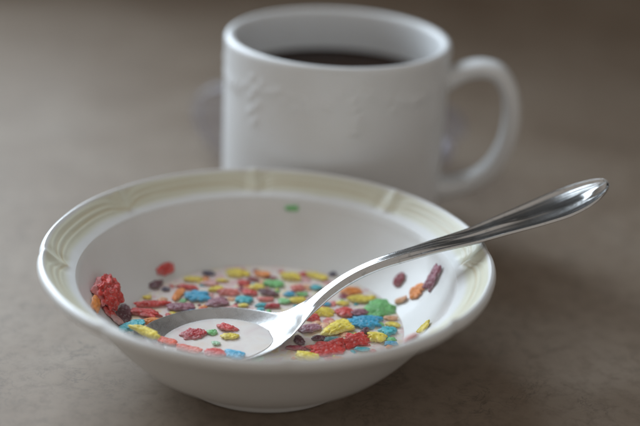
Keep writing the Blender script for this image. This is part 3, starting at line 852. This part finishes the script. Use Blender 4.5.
# handle
path = catmull([(.0440, .0690), (.0485, .0713), (.0540, .0741), (.0605, .0754), (.0672, .0735), (.0722, .0660), (.0742, .0550), (.0728, .0430), (.0680, .0325), (.0605, .0255), (.0520, .0222), (.0440, .0212)], 14)
HA = math.radians(-4)
V = []; F = []; nc = 28
L = len(path)
for k, (px, pz) in enumerate(path):
    q0 = path[max(k - 1, 0)]; q1 = path[min(k + 1, L - 1)]
    tx, tz = q1[0] - q0[0], q1[1] - q0[1]; l = math.hypot(tx, tz); tx /= l; tz /= l
    nx_, nz_ = tz, -tx
    f = k / (L - 1)
    tk = .0036 + .0012 * (math.exp(-(f / .08) ** 2) + math.exp(-((1 - f) / .09) ** 2))
    wd = .0066 + .0016 * (math.exp(-(f / .1) ** 2) + math.exp(-((1 - f) / .1) ** 2))
    for i in range(nc):
        a = 2 * math.pi * i / nc
        ca, sa = math.cos(a), math.sin(a)
        e1 = math.copysign(abs(ca) ** .8, ca) * tk; e2 = math.copysign(abs(sa) ** .8, sa) * wd
        X = px + nx_ * e1; Y = e2; Z = pz + nz_ * e1
        V.append((X * math.cos(HA) - Y * math.sin(HA), X * math.sin(HA) + Y * math.cos(HA), Z))
for k in range(L - 1):
    for i in range(nc):
        j = (i + 1) % nc
        F.append([k * nc + i, k * nc + j, (k + 1) * nc + j, (k + 1) * nc + i])
F.append(list(range(nc))[::-1]); F.append([(L - 1) * nc + i for i in range(nc)])
hm = mesh_from('handle', V, F)
bm = bmesh.new(); bm.from_mesh(hm); bmesh.ops.recalc_face_normals(bm, faces=bm.faces); bm.to_mesh(hm); bm.free()
link('handle', hm, M_mug, mug)
# coffee
cz = .0668
V, F, _ = revolve([(0, cz), (.02, cz), (.038, cz), (.0418, cz), (.0425, cz + .0005), (.0427, cz - .002), (.0424, .030), (.0420, .012), (0, .0058)], 128)
F = [f[::-1] for f in F]
o = link('coffee', mesh_from('coffee', V, F), M_coffee)
o.location = (MX, MY, 0)
tag(o, 'black coffee filling the white mug', 'coffee')

# ------------------------------------------------------------------ clear plastic lying behind the mug
bm = bmesh.new()
bmesh.ops.create_icosphere(bm, subdivisions=6, radius=1)
for v in bm.verts:
    d = v.co.copy()
    r = 1 + .10 * noise.noise(d * 1.7 + Vector((3, 1, 8)))
    rid = abs(noise.noise(d * 3.1 + Vector((1, 7, 2)))) + .5 * abs(noise.noise(d * 6.3 + Vector((5, 2, 2))))
    r -= .16 * rid
    z = d.z * r
    v.co = Vector((d.x * r * .0675, d.y * r * .022, max(.0004, .020 + z * .030)))
me = bpy.data.meshes.new('plastic_wrapper'); bm.to_mesh(me); bm.free()
me.polygons.foreach_set('use_smooth', [True] * len(me.polygons))
o = link('plastic_wrapper', me, M_film)
o.location = (.0185, .205, 0)
tag(o, 'crumpled clear plastic wrapper lying on the counter behind the mug', 'wrapper')

glint_bm = bmesh.new()  # small bright blob added to stand in for a glint on the plastic
bmesh.ops.create_icosphere(glint_bm, subdivisions=4, radius=1)
for v in glint_bm.verts:
    d = v.co.copy()
    r = 1 + .35 * noise.noise(d * 2.2)
    v.co = Vector((d.x * .0032 * r, d.y * .003 * r, d.z * .0052 * r))
me = bpy.data.meshes.new('glint_blob'); glint_bm.to_mesh(me); glint_bm.free()
me.polygons.foreach_set('use_smooth', [True] * len(me.polygons))
t = link('glint_blob', me, M_glint, o)
t.location = (0.0559, -0.0230, 0.0165)

# ------------------------------------------------------------------ light
def area(name, loc, target, sx, sy, power, col):
    l = bpy.data.lights.new(name, 'AREA'); l.shape = 'RECTANGLE'; l.size = sx; l.size_y = sy
    l.energy = power; l.color = col
    o = bpy.data.objects.new(name, l); COL.objects.link(o)
    o.location = loc
    o.rotation_euler = (Vector(target) - Vector(loc)).to_track_quat('-Z', 'Y').to_euler()
    return o
area('window_light', (-.78, .50, .70), (-.66, -.2, .66), 1.25, 1.02, 30.0, (.77, .89, 1.0)).data.spread = math.radians(142)

w = bpy.data.worlds.new('World'); sc.world = w; w.use_nodes = True
nt = w.node_tree; bg = nt.nodes['Background']
tc = nt.nodes.new('ShaderNodeTexCoord'); sx = nt.nodes.new('ShaderNodeSeparateXYZ')
nt.links.new(tc.outputs['Generated'], sx.inputs[0])
# a dim room: darker towards the far wall, lighter towards the room behind the camera
mr = N(nt, 'ShaderNodeMapRange'); nt.links.new(sx.outputs['Y'], mr.inputs['Value'])
mr.inputs['From Min'].default_value = -1; mr.inputs['From Max'].default_value = 1
c = ramp(nt, mr.outputs['Result'], [(.0, (.42, .388, .355)), (.42, (.40, .372, .345)), (.56, (.22, .203, .187)), (.75, (.05, .046, .042)), (1, (.03, .028, .026))])
nt.links.new(c, bg.inputs['Color'])
bg.inputs['Strength'].default_value = 1.0

# ------------------------------------------------------------------ camera
f = 1333.73; roll = .0520007; pitch = .4024957
cam = bpy.data.cameras.new('camera'); co = bpy.data.objects.new('camera', cam); COL.objects.link(co)
cp, sp = math.cos(pitch), math.sin(pitch)
fwd = Vector((0, cp, -sp)); right = Vector((1, 0, 0)); up = Vector((0, sp, cp))
X = right * math.cos(roll) + up * math.sin(roll); Y = -right * math.sin(roll) + up * math.cos(roll)
co.matrix_world = Matrix.Translation((.016668, -.408586, .232868)) @ Matrix((X, Y, -fwd)).transposed().to_4x4()
cam.sensor_width = 36; cam.lens = f / 640 * 36
cam.clip_start = .01; cam.clip_end = 50
cam.dof.use_dof = True; cam.dof.focus_distance = .452; cam.dof.aperture_fstop = 3.6
cam.dof.aperture_blades = 7
sc.camera = co

sc.render.engine = 'CYCLES'
try: sc.cycles.use_denoising = True
except Exception: pass
sc.cycles.max_bounces = 10
sc.cycles.transparent_max_bounces = 16
sc.view_settings.view_transform = 'Standard'
sc.view_settings.look = 'None'
sc.view_settings.exposure = 0
sc.view_settings.gamma = 1
